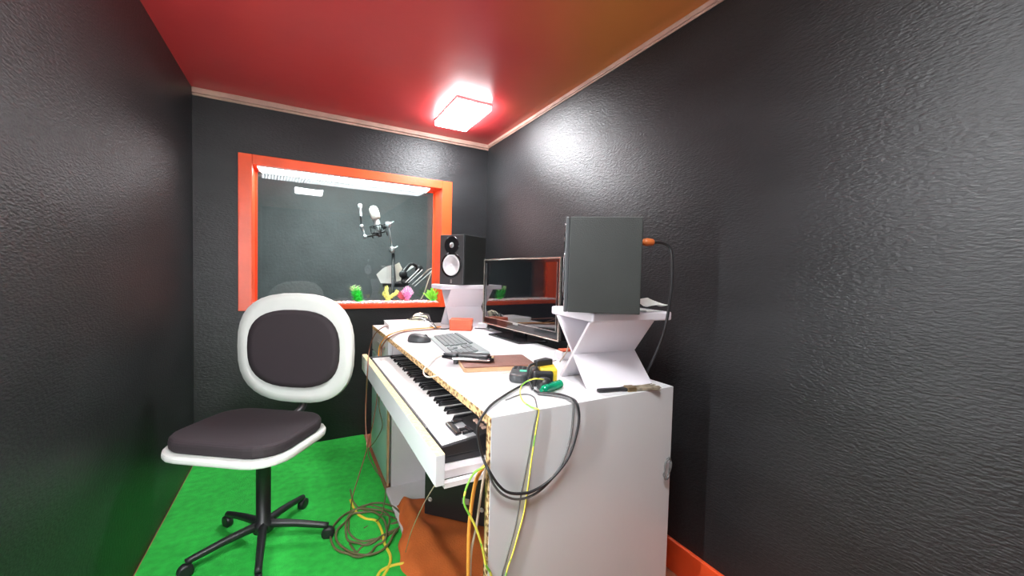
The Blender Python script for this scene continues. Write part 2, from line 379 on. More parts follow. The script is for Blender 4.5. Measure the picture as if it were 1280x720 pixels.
# ------------------------------------------------------------------ speaker stands
def xstand(label, c, rz, hz, back=.097, sp=((-.085, .082), (.085, -.082)), group='white X-shaped speaker stands'):
    t = thing('speaker_stand', label, 'speaker stand', (c[0], c[1], DZ), rz, group)
    th = .027; Z = hz-th
    MB().box(-.147, .147, -.097, back, Z, hz).build('top_board', STANDW, t, bev=.006, seg=3)
    a = .014
    for s, (yb, yt) in zip((1, -1), sp):
        k = MB()
        dy = yt-yb; n = math.hypot(dy, Z); ox = a*Z/n/2*1.1
        poly = [(yb-ox, 0), (yb+ox, 0), (yt+ox, Z), (yt-ox, Z)]
        # extruded along local x
        k.prism(poly, -.150 if s > 0 else -.1495, .085 if s > 0 else .0845, Matrix(((0, 0, 1, 0), (1, 0, 0, 0), (0, 1, 0, 0), (0, 0, 0, 1))))
        k.build('leg_panel', STANDW, t, bev=.002)
    return t
NS = (.887, .939); FS = (.866, 2.268)
xstand('white X-shaped stand on the near desk corner carrying a speaker seen from its side', NS, math.radians(-6), .222, .150, ((-.085, .105), (.070, -.084)))
xstand('white X-shaped stand at the far desk end behind the small red box', FS, PI, .252)
# ------------------------------------------------------------------ studio monitors: front faces local -y
def speaker(label, loc, rz, sc=1):
    t = thing('studio_speaker', label, 'speaker', loc, rz, 'black studio monitor speakers')
    t.scale = (sc, sc, sc)
    W, Dp, Hh = .17, .222, .285
    MB().box(-W/2, W/2, 0, Dp-.012, 0, Hh).build('cabinet', BLACKV, t, bev=.002)
    bf = MB().box(-W/2, W/2, -.012, .0, 0, Hh).build('front_baffle', DGREY, t, bev=.003)
    X = Matrix.Rotation(PI/2, 4, 'X')
    wz, tz = .112, .226
    MB().lathe([(.074, 0), (.074, .002), (.069, .004), (.063, .004), (.060, .003), (.060, 0)], 40, T(0, -.0118, wz) @ X).build('woofer_ring', BLACKG, t, smooth=True)
    cn = MB().lathe([(.060, .003), (.057, .0045), (.053, .004), (.030, -.004), (.020, -.006)], 40, T(0, -.0122, wz) @ X).build('woofer_cone', CONE, t, smooth=True)
    MB().lathe([(.021, -.006), (.018, -.001), (.010, .003), (.003, .004)], 24, T(0, -.0122, wz) @ X).build('dust_cap', CONE, cn, smooth=True)
    MB().lathe([(.052, 0), (.052, .002), (.048, .0035), (.044, .003), (.030, .0015), (.018, .001)], 36, T(0, -.0118, tz) @ X).build('waveguide', BLACKG, t, smooth=True)
    MB().lathe([(.016, .001), (.013, .003), (.007, .0045), (.002, .005)], 20, T(0, -.0122, tz) @ X).build('tweeter', SATIN, t, smooth=True)
    MB().prism([(-.032, .172), (.032, .172), (.024, .160), (-.024, .160)], 0, .004, T(0, -.0118, 0) @ X).build('trim_bridge', SATIN, t, bev=.001)
    MB().box(-.006, .006, -.014, -.0118, .010, .030).build('logo_plate', SILVER, t, bev=.001)
    MB().box(-.06, .06, Dp-.012, Dp-.008, .03, .20).build('back_plate', BLACK, t, bev=.001)
    MB().lathe([(.022, 0), (.018, .003), (.014, -.02)], 20, T(0, Dp-.012, .245) @ Matrix.Rotation(-PI/2, 4, 'X')).build('bass_port', BLACK, t, smooth=True)
    return t
# near one: its right side is square to the camera
pr = on_z(709, 390, DZ+.222+.004)
fd = Vector((-math.cos(YAW), math.sin(YAW), 0)); inw = Vector((math.sin(YAW), math.cos(YAW), 0))
pr = Vector((pr.x, pr.y, 0))
base = pr + inw*.078
sN = speaker('black monitor speaker on the near stand, turned so its plain side faces us', (base.x-fd.x*.012, base.y-fd.y*.012, DZ+.222+.004), math.atan2(fd.x, -fd.y)-math.radians(8.5), .925)
fd2 = Vector((-math.sin(math.radians(58)), -math.cos(math.radians(58)), 0))
sF = speaker('black monitor speaker with round white woofer on the far stand by the window', (.893+fd2.x*.105, 2.275+fd2.y*.105, DZ+.252), math.atan2(fd2.x, -fd2.y), 1.04)
# packing sheet under the near speaker with rubber feet, crumpled wrap on the stand
zt = DZ+.222
o = thing('foam_sheet', 'thin white foam sheet with dark spots under the near speaker', 'foam sheet', (NS[0], NS[1], zt), math.radians(-6))
MB().grid(lambda u, v: Vector((-.115+.225*u, -.090+.15*v, .0015+.0012*math.sin(9*u+4*v))), 16, 10).build('sheet', PAPER, o, solid=.002)
for x, y in ((-.055, -.084), (-.012, -.086), (.040, -.087)):
    MB().lathe([(.012, .0025), (.010, .004), (.004, .0045)], 12, T(x, y, 0)).build('dark_spot', DGREY, o, smooth=True)
rng = random.Random(3)
def crumple(name, label, cat, fn, nu, nv, amp, m, loc, solid=.0015):
    N = {}
    def f(u, v):
        q = fn(u, v); return q + Vector((rng.uniform(-amp, amp)*.7, rng.uniform(-amp, amp)*.7, rng.uniform(0, amp*2)))
    o = MB().grid(f, nu, nv).build(name, m, solid=solid, sub=1, smooth=True); o.location = loc; return tag(o, label, cat)
crumple('plastic_wrap', 'crumpled off-white plastic wrap on the stand behind the near speaker', 'wrap', lambda u, v: Vector((.085*u-.045, .07*v-.035-.03*u, .008+.022*math.sin(PI*v)*math.sin(PI*min(1, u*1.1+.1)))), 9, 6, .006, TISSUE, (.985, .900, zt+.003))
# ------------------------------------------------------------------ cable with orange plug at the back of the near speaker
bp = Vector((sN.location.x, sN.location.y, 0)) - fd*.19
q = thing('audio_plug', 'orange audio plug and black lead in the back of the near speaker', 'plug', (bp.x, bp.y, zt+.20), math.atan2(-fd.y, -fd.x))
q.location = (bp.x-fd.x*.006, bp.y-fd.y*.006, on_y(812, 303, .83).z)
MB().lathe([(.003, .0), (.003, .020), (.010, .022), (.012, .032), (.010, .05), (.006, .054)], 16, Matrix.Rotation(PI/2, 4, 'Y')).build('plug_body', mat('orange_plug_sleeve', (.62, .16, .04), .35), q, smooth=True)
MB().tube([(.05, 0, 0), (.075, 0, .0), (.10, 0, -.015), (.105, -.01, -.06), (.10, -.02, -.16), (.09, 0, -.28), (.08, .10, -.42)], .0045).build('lead', CB, q, smooth=True)
# ------------------------------------------------------------------ screen on the desk
ma = Vector((.937, 2.045, 0)); mb_ = Vector((.985, 1.365, 0)); ctr = (ma+mb_)/2
ang = math.atan2(mb_.y-ma.y, mb_.x-ma.x)                       # local +x runs from far to near edge, local -y faces the sitter
mo = thing('computer_monitor', 'widescreen black monitor with thin champagne rim reflecting the window, in the middle of the desk', 'monitor', (ctr.x, ctr.y, DZ), ang)
W2 = (ma-mb_).length/2; z0, z1 = .040, .405
MB().box(-W2, W2, .0, .042, z0, z1).build('housing', BLACKG, mo, bev=.006)
g = MB(); rw = .007
for a, b_, c_, d_ in ((-W2, W2, z0, z0+rw), (-W2, W2, z1-rw, z1), (-W2, -W2+rw, z0+rw, z1-rw), (W2-rw, W2, z0+rw, z1-rw)): g.box(a, b_, -.010, .0, c_, d_)
g.build('rim', BEZEL, mo, bev=.0015)
g = MB(); k = .030
for a, b_, c_, d_ in ((-W2+rw, W2-rw, z0+rw, z0+.040), (-W2+rw, W2-rw, z1-.022, z1-rw), (-W2+rw, -W2+.024, z0+.040, z1-.022), (W2-.024, W2-rw, z0+.040, z1-.022)): g.box(a, b_, -.006, 0, c_, d_)
g.build('bezel', BLACKG, mo)
g = MB(); 
for a, b_, c_, d_ in ((-W2+.022, W2-.022, z0+.038, z0+.041), (-W2+.022, -W2+.025, z0+.041, z1-.022), (W2-.025, W2-.022, z0+.041, z1-.022)): g.box(a, b_, -.0075, -.004, c_, d_)
g.build('inner_trim', SILVER, mo)
MB().box(-W2+.024, W2-.024, -.004, 0, z0+.041, z1-.022).build('screen', SCREEN, mo)
MB().box(-.022, .022, -.0095, -.006, z0+.030, z0+.042).build('logo_plate', SILVER, mo, bev=.002)
for zz in (.13, .21, .30): MB().box(W2-.0005, W2+.0015, .016, .022, zz, zz+.010).build('side_button', SATIN, mo)
MB().box(-.05, .05, .015, .035, .008, z0+.01).build('neck', BLACKG, mo, bev=.003)
MB().prism([(-.155, -.075), (.135, -.075), (.165, .075), (-.165, .075)], 0, .010).build('base', BLACKG, mo, bev=.003)
# ------------------------------------------------------------------ computer keyboard, mouse
kc = Vector((.612, 1.62, DZ)); 
ck = thing('computer_keyboard', 'dark grey computer keyboard lying lengthwise on the white desk', 'keyboard', kc, math.radians(-97))
# local x: far->near along the desk, local y: away from the sitter
MB().prism([(-.078, 0), (.076, 0), (.076, .020), (.05, .021), (-.060, .009), (-.078, .006)], -.235, .235, Matrix(((0, 0, 1, 0), (1, 0, 0, 0), (0, 1, 0, 0), (0, 0, 0, 1)))).build('case', KBASE, ck, bev=.003)
def kz(y): return .009+(y+.060)*.012/.110
proto = None
def key(x, y, wx, wy=.0165):
    global proto
    if proto is None:
        proto = MB().prism([(-.5, -.5), (.5, -.5), (.5, .5), (-.5, .5)], 0, .006).build('key', KEYGREY, ck); o = proto
    else: o = proto.copy(); C.objects.link(o); o.parent = ck
    o.scale = (wx, wy, 1); o.location = (x, y, kz(y)); o.rotation_euler = (.109, 0, 0)
for r_ in range(5):
    y = -.050+.019*r_; x = -.226
    ws = {0: [.026, .022, .022, .108, .022, .022, .026], 1: [.040]+[.017]*10+[.044], 2: [.033]+[.017]*11+[.034], 3: [.027]+[.017]*13, 4: [.017]*13+[.030]}[r_]
    for wd in ws: key(x+wd/2, y, wd); x += wd+.0022
    for q_ in range(3):
        if r_ in (2,) or (r_ == 1 and q_ != 1): continue
        key(.077+.019*q_+.0085, y, .0165)
    for q_ in range(4):
        key(.145+.019*q_+.0085, y, .0165)
for q_ in range(13): key(-.218+.0225*q_, .050, .017, .013)
mo2 = thing('computer_mouse', 'black computer mouse with grey sheen beside the far end of the keyboard', 'mouse', (.492, 1.79, DZ), math.radians(-32))
def msh(u, v):
    th_ = u*2*PI; ph = v*PI/2
    x = .055*math.cos(th_)*math.cos(ph)**.7; y = .031*math.sin(th_)*math.cos(ph)**.7
    return Vector((x, y*(1+.12*math.cos(th_)), .003+.034*math.sin(ph)**.8*(1-.25*(x/.055))))
MB().grid(msh, 28, 10).build('shell', DGREY, mo2, weld=True, smooth=True)
MB().lathe([(.030, 0), (.031, .004), (.028, .005)], 28, Matrix.Diagonal((1.75, 1, 1, 1))).build('sole', BLACK, mo2, smooth=True)
MB().lathe([(.009, -.003), (.010, 0), (.009, .003)], 14, T(.030, 0, .026) @ Matrix.Rotation(PI/2, 4, 'X')).build('scroll_wheel', BLACK, mo2, smooth=True)
# ------------------------------------------------------------------ brown board, gadget on it
b0_ = Vector((.475, 1.185, DZ)); u_ = Vector((.724-.475, 1.129-1.185, 0)); v_ = Vector((.768-.724, 1.297-1.129, 0))
bk_ = thing('brown_folder', 'flat brown folder with pale wooden edge lying between keyboard and near stand', 'folder', b0_, math.atan2(u_.y, u_.x))
ul, vl = u_.length, .175
def rr(x0, x1, y0, y1, r, n=5):
    out = []
    for cx, cy, a0 in ((x0+r, y0+r, PI), (x1-r, y0+r, 1.5*PI), (x1-r, y1-r, 0), (x0+r, y1-r, PI/2)):
        for i in range(n+1): a = a0+PI/2*i/n; out.append((cx+r*math.cos(a), cy+r*math.sin(a)))
    return out
MB().prism(rr(0, ul, 0, vl, .012), 0.0005, .0135).build('pages', WOODE, bk_)
MB().prism(rr(.002, ul-.002, .003, vl-.002, .012), .0135, .0165).build('cover', BROWN, bk_, bev=.001)
gd = thing('handset_gadget', 'black wedge-ended gadget with chrome edge resting across keyboard end and brown folder', 'gadget', (.532, 1.272, DZ+.020), math.radians(-37))
MB().prism([(-.105, .0), (-.06, -.022), (.075, -.024), (.088, -.010), (.082, .028), (-.02, .034), (-.062, .030)], 0, .012).build('body', BLACKG, gd, bev=.003)
MB().prism([(-.100, .0), (-.058, -.020), (-.046, -.018), (-.040, .026), (-.060, .026)], .012, .020).build('wedge_tip', DGREY, gd, bev=.003)
MB().prism([(-.040, -.018), (.066, -.020), (.070, .020), (-.036, .026)], .012, .022).build('grip', BLACK, gd, bev=.003)
MB().box(-.055, .076, -.0265, -.0235, .003, .009).build('chrome_edge', CHROME, gd, bev=.001)
MB().box(-.060, -.045, -.005, .010, -.018, 0).box(.05, .065, -.005, .010, -.004, 0).build('foot', BLACK, gd, bev=.002)
MB().box(.078, .086, -.006, .006, .012, .018).build('tip_cap', BRASS, gd, bev=.001)
# ------------------------------------------------------------------ red box, white pad, cream cushion, small adaptors
rb = thing('red_box', 'small closed orange-red box in front of the far speaker stand', 'box', (.812, 2.082, DZ), math.radians(-27))
MB().box(-.062, .062, -.040, .068, 0, .044).build('box_body', REDBOX, rb, bev=.0015)
MB().box(-.0635, .0635, -.0415, .0695, .038, .060).build('lid', REDBOX, rb, bev=.0015)
wp = thing('white_ledger', 'flat white ledger lying at the far left desk corner', 'ledger', (.565, 2.305, DZ), math.radians(-3))
MB().box(-.122, .122, -.096, .098, .003, .026).build('pages', PAPER, wp)
MB().box(-.125, .127, -.10, .10, .026, .030).box(-.125, .127, -.10, .10, 0, .003).build('cover', WHITE, wp, bev=.001)
MB().box(.115, .129, .02, .06, .030, .033).build('strap_end', CREAM, wp)
cu = thing('cotton_cap', 'small cream cap lying behind the white ledger', 'cap', (.655, 2.375, DZ+.030), .2)
MB().lathe([(.052, 0), (.050, .010), (.044, .024), (.030, .036), (.012, .041), (.003, .042)], 24, Matrix.Diagonal((1, .75, 1, 1))).build('crown', CREAM, cu, smooth=True)
MB().prism([(.03, -.035), (.075, -.028), (.085, 0), (.075, .028), (.03, .035)], .000, .004, RZ(PI)).build('peak', CREAM, cu, bev=.001)
MB().lathe([(.005, .040), (.004, .045), (.001, .046)], 10).build('button', BTN, cu)
ad = thing('white_adaptor', 'small white adaptor with a lead between red box and monitor', 'adaptor', (.965, 2.115, DZ), math.radians(-30))
MB().box(-.030, .026, -.022, .022, 0, .030).build('body', WHITE, ad, bev=.005); MB().box(-.032, -.030, -.015, .015, .006, .022).build('label_plate', CREAM, ad)
MB().tube([(.026, 0, .01), (.04, -.02, .004), (.035, -.05, .003), (.0, -.055, .003), (-.045, -.045, .003)], .003).build('lead', CB, ad, smooth=True)
ps = thing('white_socket_box', 'white socket box with red top edge half hidden behind the near stand', 'socket box', (.945, 1.235, DZ), math.radians(-6))
MB().box(-.055, .035, -.028, .028, 0, .030).build('body', WHITE, ps, bev=.004); MB().box(-.045, .025, -.020, .024, .030, .036).build('top_strip', REDBOX, ps, bev=.002)
# ------------------------------------------------------------------ plugs heap near the corner
rm = thing('cordless_handset', 'grey-black rounded handset with green sticker beside the yellow socket', 'handset', (.612, 1.055, DZ), math.radians(-35))
MB().prism(rr(-.030, .030, -.062, .062, .022), 0, .026).build('body', DGREY, rm, bev=.008, seg=3)
MB().box(.000, .024, -.018, .000, .0262, .0272).build('sticker', GREENL, rm)
for i in range(3):
    for jx in range(3): MB().box(-.022+.015*jx, -.012+.015*jx, .012+.013*i, .020+.013*i, .0262, .0278).build('button', BLACK, rm)
ys = thing('yellow_socket', 'yellow and black multi-way socket block on the near desk edge', 'socket', (.645, .985, DZ), math.radians(-25))
MB().box(-.005, .045, -.030, .045, 0, .050).build('yellow_case', YEL, ys, bev=.006)
MB().box(-.030, .030, -.048, -.0302, 0, .046).box(-.030, -.006, -.030, .035, 0, .044).build('black_front', BLACK, ys, bev=.006)
for x in (-.016, .006): MB().lathe([(.004, 0), (.004, .002), (.0025, .002)], 10, T(x, -.048, .030) @ Matrix.Rotation(PI/2, 4, 'X')).build('socket_hole', CHROME, ys)
ks = thing('round_black_plug', 'round-nosed black plug pushed into the front of the yellow socket', 'plug', (.612, .918, DZ), math.radians(-25))
MB().lathe([(.010, 0), (.020, .006), (.022, .018), (.018, .032), (.010, .036)], 20).build('plug_body', BLACK, ks, smooth=True)
MB().lathe([(.006, 0), (.005, .022)], 10, T(0, -.018, .012) @ Matrix.Rotation(PI/2, 4, 'X')).build('sleeve', BLACK, ks, smooth=True)
tp = thing('two_pin_plug', 'flat black two-pin plug with bare pins lying on top of the yellow socket', 'plug', (.672, 1.002, DZ+.050), math.radians(12))
MB().prism([(-.045, -.008), (-.02, -.012), (.012, -.017), (.016, -.015), (.016, .015), (.012, .017), (-.02, .012), (-.045, .008)], 0, .018).build('plug_body', BLACK, tp, bev=.003)
for y in (-.010, .010): MB().lathe([(.002, 0), (.002, .019), (.001, .021)], 8, T(.016, y, .009) @ Matrix.Rotation(PI/2, 4, 'Y')).build('pin', CHROME, tp)
MB().tube([(-.045, 0, .009), (-.075, -.005, .004), (-.10, -.03, -.02), (-.105, -.055, -.046)], .004).build('lead', CB, tp, smooth=True)
gh = thing('green_plastic_piece', 'green see-through ribbed plastic piece lying at the near desk edge', 'plastic piece', (.628, .900, DZ+.0135), math.radians(20))
prof = []
for i in range(15): prof.append((.009+.0035*(i % 2)+(.0 if 0 < i < 14 else -.003), -.044+.088*i/14))
MB().lathe(prof, 12, Matrix.Rotation(PI/2, 4, 'Y')).build('ribbed_grip', GREENT, gh, smooth=True)
MB().lathe([(.005, -.052), (.007, -.044)], 10, Matrix.Rotation(PI/2, 4, 'Y')).build('collar', GREENT, gh)
# ------------------------------------------------------------------ paint brush by the near stand foot
pb0 = on_z(745, 487.5, DZ+.006); pb1 = on_z(818, 483, DZ+.006)
br = thing('paint_brush', 'flat paint brush with dark handle and tan bristles before the near stand', 'paint brush', (pb0.x, pb0.y-.006, DZ), math.atan2(pb1.y-pb0.y, pb1.x-pb0.x))
bl = (pb1-pb0).length
MB().prism([(0, -.006), (.02, -.008), (.07, -.006), (.09, -.012), (.09, .012), (.07, .006), (.02, .008), (0, .006)], .001, .011).build('brush_handle', BLACK, br, bev=.003)
MB().box(.09, .118, -.014, .014, .0, .013).build('ferrule', BRASS, br, bev=.002)
bb = MB()
for i in range(60):
    y = rng.uniform(-.012, .012); z = rng.uniform(.002, .011)
    bb.tube([(.118, y, z), (.15, y*1.15, z), (bl+rng.uniform(-.01, .008), y*1.35+rng.uniform(-.004, .004), max(.0015, z+rng.uniform(-.004, .003)))], .0012, 5, False)
bb.build('bristles', BRISTLE, br)
# ------------------------------------------------------------------ under the desk: orange cloth, black amplifier
cr = random.Random(11)
ph = [(cr.uniform(4, 15), cr.uniform(4, 15), cr.uniform(0, 6), cr.uniform(.002, .005)) for _ in range(9)]
def clo(u, v):
    y = .86+(1.745-.86)*v
    xl = .335+.065*max(0, (v-.62)/.38)**1.0+.008*math.sin(17*v)+.006*math.sin(41*v)
    x = xl+(.955-xl)*u
    y += .012*math.sin(9*u+1)*v
    z = .022+sum(a*math.sin(p_*x*1.6+q_*y+r_) for p_, q_, r_, a in ph)
    z += .030*math.exp(-((x-.44-.12*(1.5-y))/.035)**2)*(.4+.6*v)
    z += .012*abs(math.sin(7*x+5*y+.8*math.sin(9*y)))**3+.007*math.sin(31*x-17*y)*math.sin(13*y+4*x)
    if u < .06: z = max(.004, z*(u/.06))
    return Vector((x, y, max(z, .0145 if x > .372 else .004)))
cl = MB().grid(clo, 70, 70).build('orange_cloth', CLOTHO, smooth=True, solid=.003)
tag(cl, 'crumpled orange cloth spread on the floor under the desk', 'cloth')
am = thing('black_amplifier', 'black amplifier box standing on the orange cloth under the desk', 'amplifier', (.60, 1.53, .030), math.radians(-45))
# local -y faces the sitter's feet; left edge at local x=-.15
MB().box(-.145, .145, -.02, .20, .006, .40).build('cabinet', BLACKV, am, bev=.008, seg=3)
MB().box(-.145, .145, -.030, -.020, .006, .40).build('front_panel', BLACK, am, bev=.004)
for x in (-.118, .118):
    for z in (.075, .345):
        MB().lathe([(.010, 0), (.010, .002), (.006, .003), (.005, .001)], 14, T(x, -.030, z) @ Matrix.Rotation(PI/2, 4, 'X')).build('corner_screw', SATIN, am, smooth=True)
MB().box(.030, .062, -.032, -.030, .085, .110).build('label_plate', SATIN, am, bev=.001)
for x in (-.11, .11):
    for y in (0, .17): MB().lathe([(.014, -.002), (.016, .006)], 12, T(x, y, 0)).build('rubber_foot', BLACK, am)
kp = on_y(543, 602, 1.92)
k_ = MB().lathe([(.016, -.008), (.021, -.004), (.021, .004), (.016, .008)], 18, T(kp.x, 1.9215, kp.z) @ Matrix.Rotation(PI/2, 4, 'X')).build('round_knob', REDP, d, world=True, smooth=True); k_['label'] = 'dark red round knob on the pedestal side'
# ------------------------------------------------------------------ chair at the left
ch = thing('office_chair', 'off-white shell office chair with dark pad left of the desk', 'chair', (-.118, 1.75, 0), math.radians(-35))
def shell(off, sx, sz, zc, back):
    def f(u, v):
        a = u*2*PI; r = v
        x = sx*r*math.copysign(abs(math.cos(a))**.75, math.cos(a)); z = sz*r*math.copysign(abs(math.sin(a))**.75, math.sin(a))
        return Vector((x, .20+off-.28*x*x-.10*z*z, zc+z))
    return f
MB().grid(shell(0, .262, .235, .735, 1), 36, 8).build('backrest', SHELL, ch, weld=True, smooth=True, solid=.022)
MB().grid(shell(-.022, .205, .165, .735, 1), 36, 8).build('back_pad', PADB, ch, weld=True, smooth=True, solid=.018)
MB().prism(rr(-.23, .23, -.25, .12, .11), .43, .455).build('seat_shell', SHELL, ch, bev=.008)
MB().prism(rr(-.215, .215, -.235, .105, .10), .455, .50).build('seat_cushion', PADB, ch, bev=.015, seg=3)
MB().tube([(0, .12, .44), (0, .235, .47), (0, .232, .60), (0, .215, .66)], .016).build('back_post', BLACK, ch, smooth=True)
MB().lathe([(.045, .415), (.045, .43), (.025, .43), (.025, .10), (.035, .095), (.035, .06)][::-1], 18).build('gas_column', BLACK, ch, smooth=True)
for i in range(5):
    a = RZ(2*PI*i/5+.3)
    lg = MB().tube([a @ Vector((.02, 0, .085)), a @ Vector((.12, 0, .075)), a @ Vector((.235, 0, .055))], .016, 8, True, taper=.7).build('leg', BLACK, ch, smooth=True)
    MB().lathe([(.015, -.012), (.024, -.010), (.024, .010), (.015, .012)], 14, a @ T(.235, 0, .0245) @ Matrix.Rotation(PI/2, 4, 'X')).build('castor', BLACK, lg, smooth=True)
# ------------------------------------------------------------------ pebbles and plastic plants on the window sill
cols = [(.85, .82, .80), (.80, .76, .70), (.72, .10, .35), (.80, .55, .60), (.85, .65, .15), (.25, .22, .45), (.75, .25, .12)]
pm = [mat('pebble_colour', c, .4) for c in cols]
pbm = MB(); ico = bmesh.new(); bmesh.ops.create_icosphere(ico, subdivisions=1, radius=1)
iv = [v.co.copy() for v in ico.verts]; iff = [[v.index for v in f.verts] for f in ico.faces]; ico.free()
SZ = IZ0
pr_ = random.Random(5)
for i in range(2300):
    x = pr_.uniform(IX0+.008, IX1-.008); y = pr_.uniform(YB-.004, 2.806); r = pr_.uniform(.004, .0075)
    s_ = Vector((r*pr_.uniform(.8, 1.3), r*pr_.uniform(.8, 1.2), r*.7)); z = SZ+s_.z*.8+pr_.uniform(0, .006)
    k = pr_.choices(range(7), [11, 8, 1.2, 2, 1.4, .7, 1])[0]
    pbm.add([Vector((v.x*s_.x+x, v.y*s_.y+y, v.z*s_.z+z)) for v in iv], iff, k)
tag(pbm.build('pebbles', pm, smooth=True), 'white and coloured pebbles covering the orange window sill', 'pebbles', kind='stuff')
def pmat(n, c): return mat(n, c, .45, var=.2, vscale=40)
PG = pmat('plant_green', (.02, .62, .05)); PGL = pmat('plant_light_green', (.30, .80, .08)); PYG = pmat('plant_yellow_green', (.78, .85, .22))
PP = pmat('plant_pink', (.85, .30, .62)); PR = pmat('plant_red', (.65, .08, .12)); PWH = pmat('plant_pale_tip', (.72, .85, .50)); PPW = pmat('plant_white_pink', (.9, .72, .85))
def plant(name, label, px_, kind):
    a = on_y(px_, 374, 2.735); t = thing(name, label, 'plastic plant', (a.x, 2.735, SZ+.008), 0, None)
    q = random.Random(px_)
    MB().lathe([(.022, 0), (.020, .008), (.010, .012)], 14).build('base', {'fern': PG, 'cactus': PYG, 'coral': PR, 'bush': PG}[kind], t, smooth=True)
    f = MB()
    if kind == 'fern':                                        # upright feathery cone of short needles
        for s_ in range(7):
            bx, by = q.uniform(-.028, .026), q.uniform(-.018, .018); hh = q.uniform(.085, .118)
            top = Vector((bx*1.6-.015, by*1.6, hh)); f.tube([(bx, by, .005), top*.5, top], .004, 5)
            for n_ in range(30):
                z = n_/30; c0 = Vector((bx, by, .005)).lerp(top, z); a_ = n_*2.4
                L_ = .026*(1-.35*z); e_ = c0+Vector((L_*math.cos(a_), L_*math.sin(a_), .008))
                f.tube([c0, e_], .0028, 4, False, taper=.4, k=1 if z > .72 else 0)
        f.build('fronds', [PG, PWH], t)
    elif kind == 'cactus':                                    # thick forked arms studded with knobs
        def arm(P, r):
            f.tube(P, r, 9, True); S = spline([Vector(p) for p in P], 6)
            for c0 in S:
                for _ in range(7):
                    v = Vector((q.uniform(-1, 1), q.uniform(-1, 1), q.uniform(-.6, 1))).normalized()
                    f.tube([c0+v*r*.7, c0+v*(r+.004)], .0030, 5, False, taper=.5)
        arm([(0, 0, 0), (0, 0, .03), (-.012, 0, .06), (-.010, 0, .098)], .0125)
        arm([(0, 0, .02), (.028, 0, .038), (.052, -.004, .056), (.060, -.004, .070)], .0115)
        arm([(-.004, .012, .02), (-.022, .014, .045), (-.024, .014, .058)], .010)
        f.build('arms', PYG, t, smooth=True)
    elif kind == 'coral':                                     # flat pink fan with red leaves behind
        for s_ in range(13):
            a_ = -1.0+2.0*s_/12; L_ = .105*(1-.18*abs(a_))
            e_ = Vector((math.sin(a_)*L_*.55, q.uniform(-.015, .008), math.cos(a_*.7)*L_))
            P = [Vector((0, 0, .004)), e_*.5+Vector((q.uniform(-.006, .006), 0, 0)), e_]; f.tube(P, .0036, 6, k=0)
            for n_ in range(14):
                c0 = P[0].lerp(e_, .25+.75*n_/14); v = Vector((q.uniform(-1, 1), q.uniform(-.8, .8), q.uniform(-.1, 1))).normalized()
                f.tube([c0, c0+v*.012], .0032, 5, False, taper=.5, k=1 if n_ > 7 else 0)
        f.build('branches', [PP, PPW], t)
        g_ = MB()
        for s_ in range(9):
            a_ = -1.1+1.4*s_/8; L_ = q.uniform(.085, .105)
            e_ = Vector((math.sin(a_)*L_*.8-.006, .018, math.cos(a_)*L_)); sd = Vector((math.cos(a_), 0, -math.sin(a_)))*.010
            g_.add([Vector((0, .012, .004)), e_*.55+sd+Vector((0, .006, 0)), e_, e_*.55-sd+Vector((0, .006, 0))], [(0, 1, 2, 3)])
        g_.build('leaves', PR, t, solid=.0015)
    else:                                                     # round bush of little leaves
        for s_ in range(46):
            v = Vector((q.uniform(-1, 1.15), q.uniform(-.8, .8), q.uniform(.25, 1.3))).normalized()
            L_ = q.uniform(.06, .088); e_ = v*L_+Vector((.012, 0, .010)); f.tube([(0, 0, .004), e_*.5, e_], .0022, 4)
            sd = v.cross(Vector((q.uniform(-1, 1), q.uniform(-1, 1), .2))).normalized()*.008
            for n_ in range(4):
                c0 = e_*(.5+.17*n_); f.add([c0-v*.010, c0+sd, c0+v*.014, c0-sd], [(0, 1, 2, 3)], 1 if n_ > 2 and v.x > .3 else 0)
        f.build('leaves', [PGL, PYG], t, solid=.001)
    return t
plant('plastic_fern', 'bright green feathery plastic plant with pale tip, leftmost on the sill', 449, 'fern')
plant('plastic_cactus', 'yellow-green forked knobbly plastic plant on the window sill', 485, 'cactus')
plant('plastic_coral', 'pink and white plastic coral plant with red leaves on the sill', 509, 'coral')
plant('plastic_bush', 'light green bushy plastic plant in the right sill corner', 541, 'bush')
# ------------------------------------------------------------------ inside the booth: microphone, stands, sheets
MY = 3.2
mc = thing('studio_microphone', 'studio microphone with white foam cap in a black shock mount behind the glass', 'microphone', on_y(474, 290, MY)); mc['_w'] = 1
A = on_y(474, 290, MY); B = on_y(466, 258, MY); ax = (B-A).normalized()
Rm = T(*A) @ ax.to_track_quat('Z', 'Y').to_matrix().to_4x4()
ln = (B-A).length
MB().lathe([(.018, .0), (.024, .02), (.025, ln*.52)], 20, Rm).build('mic_body', SATIN, mc, smooth=True)
MB().lathe([(.030, ln*.50), (.036, ln*.56), (.036, ln*.78), (.031, ln*.92), (.018, ln), (.004, ln*1.02)], 20, Rm).build('foam_cap', mat('cream_foam', (.85, .83, .76), .9, bump=.4, bscale=200), mc, smooth=True)
sm = MB()
for hh, rr_ in ((-.005, .055), (.05, .060)):
    sm.tube([Rm @ Vector((rr_*math.cos(a), rr_*math.sin(a), hh)) for a in [2*PI*i/24 for i in range(25)]], .0045, 6, False)
for i in range(10):
    a = 2*PI*i/10; a2 = a+PI/10
    sm.tube([Rm @ Vector((.058*math.cos(a), .058*math.sin(a), .05)), Rm @ Vector((.026*math.cos(a2), .026*math.sin(a2), .03))], .003, 5, False)
    sm.tube([Rm @ Vector((.055*math.cos(a), .055*math.sin(a), -.005)), Rm @ Vector((.026*math.cos(a2), .026*math.sin(a2), .01))], .003, 5, False)
for i in range(4): sm.tube([Rm @ Vector((.058*math.cos(i*1.57), .058*math.sin(i*1.57), .05)), Rm @ Vector((.056*math.cos(i*1.57), .056*math.sin(i*1.57), -.04))], .004, 5, False)
